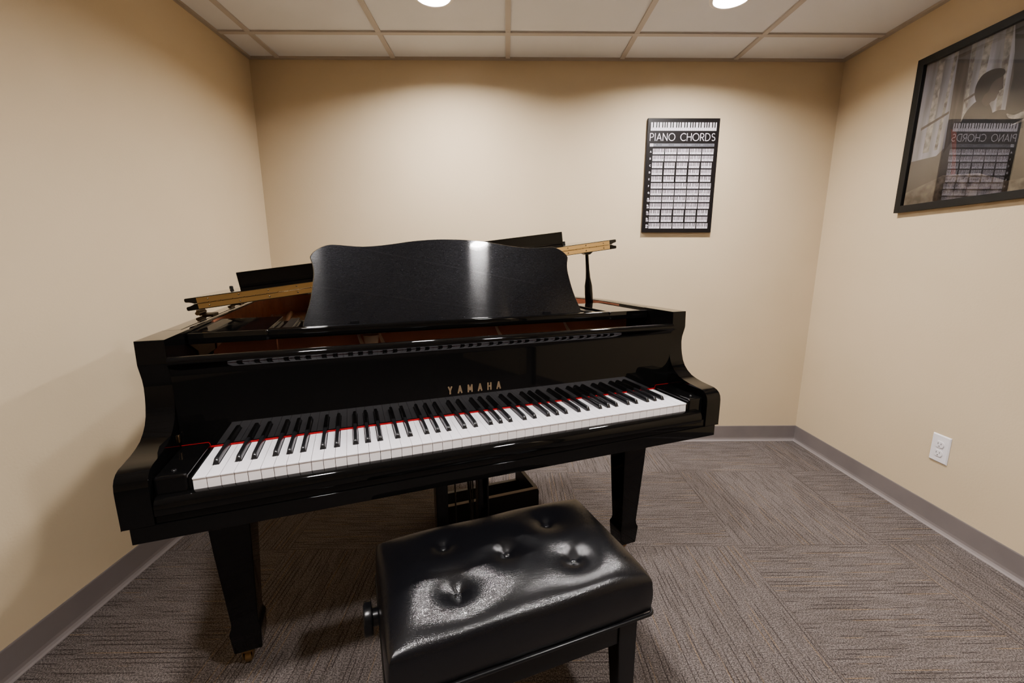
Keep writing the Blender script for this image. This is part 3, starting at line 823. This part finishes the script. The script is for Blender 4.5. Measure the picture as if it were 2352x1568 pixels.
# ---------------------------------------------------------------- chord poster on the back wall
px0, px1, pz0, pz1 = .7825, 1.1825, 1.296, 1.907
PWd, PHt = px1-px0, pz1-pz0
poster = empty('wall_poster', (px0, YB, pz0), label='black PIANO CHORDS chart poster with rows of small keyboards on back wall', cat='poster')
m = MB(); m.box(0, PWd, -.017, -.001, 0, PHt); m.build('board', POSTB, poster, bevel=.001)
YP = -.0175
def quad(m, a, b, c, d, y, mi=0): m.add([(a*PWd, y, PHt*(1-d)), (b*PWd, y, PHt*(1-d)), (b*PWd, y, PHt*(1-c)), (a*PWd, y, PHt*(1-c))], [(0, 1, 2, 3)], mi)
def mini(m, a, b, c, d, start, n, blk=.62, bf=.30, seams=True):
    quad(m, a, b, c, d, YP, 0); w = (b-a)/n
    for i in range(1, n):
        if seams: quad(m, a+i*w-w*.05, a+i*w+w*.05, c, d, YP-.0002, 2)
        nm = names[(start+i-1) % 7]
        if nm in offs:
            xx = a+(i+offs[nm])*w; quad(m, xx-w*bf, xx+w*bf, c, c+(d-c)*blk, YP-.0004, 1)
m = MB()
mini(m, .043, .957, .036, .106, 2+5, 33, .64, .27)
chd = {}
rows = 'A B C D E F G Ab Bb Db Eb Gb'.split()
for r in range(12):
    c = .2585+r*.0598; d = c+.0475
    key = rows[r][0]; st_ = names.index(key)
    n = 10 if key in 'CDE' or r in (9, 10) else 11
    for q in range(5):
        a = .090+q*.1735; b = a+(.146 if n == 10 else .158)
        mini(m, a, b, c, d, [5, 5, 2, 2, 2, 5, 5, 5, 5, 2, 2, 5][r]+(q % 2)*0, n, .66, .29)
        # fingering dots on the struck keys
        w = (b-a)/n
        for t in {1+((r*3+q) % 3), 4+((r+q) % 2), 6+((r*2+q) % 3)}:
            xc = a+(t+.5)*w; quad(m, xc-w*.28, xc+w*.28, c+(d-c)*.80, c+(d-c)*.92, YP-.0005, 2)
m.build('keyboard_print', [POSTW, POSTB, POSTG], poster, auto=False)
m = MB(); quad(m, .043, .945, .2150, .2400, YP, 0); quad(m, .043, .090, .2150, .2400, YP-.0002, 1); m.build('heading_bar', [POSTG, POSTW], poster, auto=False)
m = MB(); F = lambda u, v: (u, YP-.0004, v)
text(m, 'PIANO CHORDS', .040*PWd, PHt*(1-.190), PHt*.0605, .0036, F, sx=.93, width=.905*PWd)
for r, s in enumerate(rows):
    zc = PHt*(1-(.2585+r*.0598+.033))
    if len(s) == 1: text(m, s, .052*PWd, zc, PHt*.0135, .0020, F)
    else:
        sharp = {'Ab': 'G#', 'Bb': 'A#', 'Db': 'C#', 'Eb': 'D#', 'Gb': 'F#'}[s]
        text(m, s, .048*PWd, zc+.0050, PHt*.0125, .0020, F); text(m, sharp, .048*PWd, zc-.0065, PHt*.0125, .0018, F)
m.build('lettering', POSTW, poster, auto=False)
m = MB(); F2 = lambda u, v: (u, YP-.0005, v)
for q, s in enumerate(['MAJOR', 'MINOR', 'SEVENTH', 'AUGMENTED', 'DIMINISHED']):
    wd = .0085*len(s)*.62; text(m, s, (.169+q*.1735)*PWd-wd/2, PHt*(1-.232), .0060, .0011, F2, sx=.62, width=wd)
text(m, 'KEY', .052*PWd, PHt*(1-.232), .0060, .0011, F2, sx=.7, width=.013)
m.build('heading_lettering', POSTB, poster, auto=False)

# ---------------------------------------------------------------- framed picture on the right wall
# local: s to the right along the wall (towards the viewer), z up
FW, FH, FZ = .955, .648, 1.354
pic = empty('framed_picture', (XR, 2.037, FZ), -PI/2, 'large black framed picture of a man seated by tall windows on the right wall', 'picture')
# local x -> world -y, local -y -> world -x (into room)
fw = .030
m = MB()
m.box(0, fw, -.024, -.001, 0, FH); m.box(FW-fw, FW, -.024, -.001, 0, FH); m.box(fw, FW-fw, -.024, -.001, 0, fw); m.box(fw, FW-fw, -.024, -.001, FH-fw, FH)
m.build('frame', FRAMEM, pic, bevel=.0012)
def pm(name, c0, c1, scale, mapping=(1, 1, 1), lo=.35, hi=.65): return vary(mat(name, c0, .6, spec=.2), c0, c1, scale, mapping, lo, hi, 5)
PM = [pm('print_wall', (.040, .033, .028), (.075, .063, .053), 3),
      pm('print_window', (.10, .09, .087), (.23, .22, .24), 4, (6, 1, .6)),
      pm('print_lace', (.07, .058, .048), (.26, .235, .20), 45, (1, 1, .8)),
      pm('print_mullion', (.030, .024, .020), (.060, .048, .040), 8, (8, 1, .5)),
      pm('print_dark', (.012, .011, .010), (.030, .026, .024), 5),
      pm('print_suit', (.010, .009, .009), (.022, .020, .019), 10),
      pm('print_skin', (.030, .024, .021), (.050, .040, .034), 20),
      pm('print_rug', (.035, .027, .022), (.17, .135, .105), 26),
      pm('print_chair', (.05, .02, .014), (.10, .035, .025), 14)]
m = MB(); lay = [0]
def poly(pts, mi, sm=False):
    """pts: (s, z world)"""
    if sm: pts = smooth_closed(pts, 5)
    lay[0] += 1; y = -.006-.00006*lay[0]
    m.add([(s, y, z-FZ) for s, z in pts], [tuple(range(len(pts)))], mi)
x0, x1, z0, z1 = fw-.002, FW-fw+.002, FZ+fw-.002, FZ+FH-fw+.002
poly([(x0, z0), (x1, z0), (x1, z1), (x0, z1)], 0)
poly([(x0, 1.575), (.142, 1.575), (.172, 1.60), (.166, z1), (x0, z1)], 1)
poly([(.078, 1.60), (.105, 1.60), (.108, z1), (.082, z1)], 2)
poly([(.128, 1.60), (.142, 1.60), (.158, z1), (.146, z1)], 2)
poly([(.050, 1.70), (.165, 1.735), (.165, 1.745), (.050, 1.712)], 3)
poly([(.161, z1), (.207, z1), (.212, 1.81), (.219, 1.67), (.20, 1.62), (.172, 1.58)], 3)
poly([(.209, z1), (.365, z1), (.372, 1.80), (.377, 1.67), (.354, 1.637), (.223, 1.675), (.215, 1.85)], 1)
poly([(.212, z1), (.228, z1), (.236, 1.70), (.222, 1.68)], 2)
poly([(.258, z1), (.285, z1), (.280, 1.80), (.256, 1.80)], 2)
poly([(.325, z1), (.350, z1), (.362, 1.68), (.345, 1.66)], 2)
poly([(.218, 1.76), (.262, 1.775), (.262, 1.785), (.218, 1.77)], 3)
poly([(.352, z1), (.62, z1), (.62, 1.66), (.377, 1.664), (.381, 1.79), (.372, 1.86)], 4)
poly([(.60, z0), (x1, z0), (x1, z1), (.60, z1)], 4)
poly([(.70, 1.50), (.86, 1.52), (.86, z1), (.72, z1)], 1)
poly([(x0, z0), (.25, z0), (.235, 1.56), (.19, 1.58), (.15, 1.57), (x0, 1.56)], 0)
poly([(.210, 1.66), (.434, 1.663), (.447, 1.60), (.44, 1.36), (.238, 1.38)], 4)
poly([(.180, 1.683), (.200, 1.692), (.220, 1.688), (.242, 1.66), (.248, 1.624), (.213, 1.648), (.190, 1.660)], 6)
poly([(.185, 1.671), (.213, 1.648), (.245, 1.452), (.222, 1.461), (.214, 1.561)], 8)
# seated man: arm, jacket, hair and face in profile, looking down to the right
poly([(.300, 1.665), (.350, 1.688), (.395, 1.670), (.398, 1.652), (.345, 1.656), (.300, 1.640)], 5, True)
poly([(.215, 1.640), (.224, 1.690), (.238, 1.722), (.266, 1.746), (.292, 1.745), (.312, 1.728), (.326, 1.706), (.340, 1.672), (.354, 1.640), (.357, 1.56), (.30, 1.53), (.25, 1.56)], 5, True)
poly([(.284, 1.752), (.296, 1.726), (.312, 1.716), (.322, 1.727), (.333, 1.728), (.339, 1.737), (.340, 1.745), (.345, 1.752), (.343, 1.757), (.355, 1.763), (.352, 1.774), (.350, 1.790), (.347, 1.808), (.33, 1.822), (.300, 1.825), (.282, 1.79)], 6, True)
poly([(.262, 1.757), (.272, 1.742), (.287, 1.744), (.294, 1.762), (.306, 1.768), (.312, 1.790), (.326, 1.803), (.345, 1.806), (.352, 1.818), (.343, 1.832), (.322, 1.842), (.298, 1.845), (.272, 1.838), (.257, 1.815), (.254, 1.785)], 5, True)
poly([(.385, 1.666), (.410, 1.654), (.435, 1.657), (.455, 1.650), (.453, 1.635), (.42, 1.638), (.395, 1.648)], 2, True)
poly([(.402, 1.619), (.60, 1.635), (.60, 1.655), (.455, 1.635)], 2)
poly([(.445, 1.42), (.62, 1.42), (.62, 1.61), (.440, 1.60)], 0)
poly([(x0, z0), (.62, z0), (.62, 1.43), (.433, 1.424), (.33, 1.47), (.19, 1.488), (x0, 1.44)], 7)
m.build('print', PM, pic, auto=False)
GLASS = bpy.data.materials.new('picture_glass'); GLASS.use_nodes = True
t = GLASS.node_tree; t.nodes.clear()
gl = t.nodes.new('ShaderNodeBsdfGlossy'); gl.inputs['Roughness'].default_value = .01
tr = t.nodes.new('ShaderNodeBsdfTransparent'); fr = t.nodes.new('ShaderNodeFresnel'); fr.inputs[0].default_value = 1.5
mx = t.nodes.new('ShaderNodeMixShader'); oo = t.nodes.new('ShaderNodeOutputMaterial')
mul = t.nodes.new('ShaderNodeMath'); mul.operation = 'MULTIPLY'; mul.inputs[1].default_value = 2.4; mul.use_clamp = True
t.links.new(fr.outputs[0], mul.inputs[0]); t.links.new(mul.outputs[0], mx.inputs[0]); t.links.new(tr.outputs[0], mx.inputs[1]); t.links.new(gl.outputs[0], mx.inputs[2]); t.links.new(mx.outputs[0], oo.inputs[0])
m = MB(); yg = -.016; m.add([(x0, yg, z0-FZ), (x1, yg, z0-FZ), (x1, yg, z1-FZ), (x0, yg, z1-FZ)], [(0, 1, 2, 3)])
m.build('glass', GLASS, pic, auto=False)

# ---------------------------------------------------------------- wall outlet
out = empty('wall_outlet', (XR, 1.647, .3505), -PI/2, 'white duplex electrical outlet on the right wall above the baseboard', 'outlet')
m = MB(); a, b = .0375, .0600
rings = [[(-a, -.0005, -b), (a, -.0005, -b), (a, -.0005, b), (-a, -.0005, b)], [(-a, -.003, -b), (a, -.003, -b), (a, -.003, b), (-a, -.003, b)],
         [(-a+.004, -.0065, -b+.004), (a-.004, -.0065, -b+.004), (a-.004, -.0065, b-.004), (-a+.004, -.0065, b-.004)]]
m.loft(rings, smooth=False); m.build('cover_plate', OUTLETM, out, bevel=.0008)
for zc in (.0195, -.0195):
    m = MB(); n = 40; pr = []
    for k in range(n):
        an = 2*PI*k/n; x = .0172*math.cos(an); z = .0172*math.sin(an); pr.append((x, zc+max(-.0135, min(.0135, z))))
    m.prism(pr, -.0095, -.006, 'y'); so = m.build('socket', OUTLETM, out, bevel=.0006)
    m = MB()
    for sx, hh in ((-.0064, .0042), (.0064, .0035)): m.box(sx-.0011, sx+.0011, -.0098, -.0094, zc+.0028-hh, zc+.0028+hh)
    m.prism([(.0026*math.cos(2*PI*k/14), zc-.0085+max(-.0014, .0026*math.sin(2*PI*k/14))) for k in range(14)], -.0098, -.0094, 'y')
    m.build('slot', SLOT, so)
m = MB(); m.lathe([(.0028, 0), (.0022, -.0010), (.0003, -.0012)], c=(0, -.0066, 0), axis='y', n=16); m.build('screw', OUTLETM, out)

# ---------------------------------------------------------------- world, camera
w = bpy.data.worlds.new('World'); bpy.context.scene.world = w; w.use_nodes = True
w.node_tree.nodes['Background'].inputs[0].default_value = (1, .95, .92, 1); w.node_tree.nodes['Background'].inputs[1].default_value = .02

yaw, pitch, roll = -.0119656, .1920166, .000965799
cam = bpy.data.cameras.new('Camera'); co = bpy.data.objects.new('Camera', cam); C.objects.link(co)
cam.sensor_width = 36; cam.lens = 965.3059/2352*36; cam.clip_start = .02
Rm = Matrix.Rotation(yaw, 3, 'Z') @ Matrix.Rotation(-pitch, 3, 'X') @ Matrix.Rotation(roll, 3, 'Y')
base = Matrix(((1, 0, 0), (0, 0, -1), (0, 1, 0)))     # camera axes: x right, y up, -z forward
M4 = (Rm @ base).to_4x4(); M4.translation = (0, 0, 1.14125)
co.matrix_world = M4
sc = bpy.context.scene; sc.camera = co
sc.view_settings.view_transform = 'AgX'
sc.view_settings.look = 'None'
sc.view_settings.exposure = 1.1
sc.cycles.max_bounces = 10; sc.cycles.diffuse_bounces = 6; sc.cycles.glossy_bounces = 5
sc.cycles.use_denoising = True
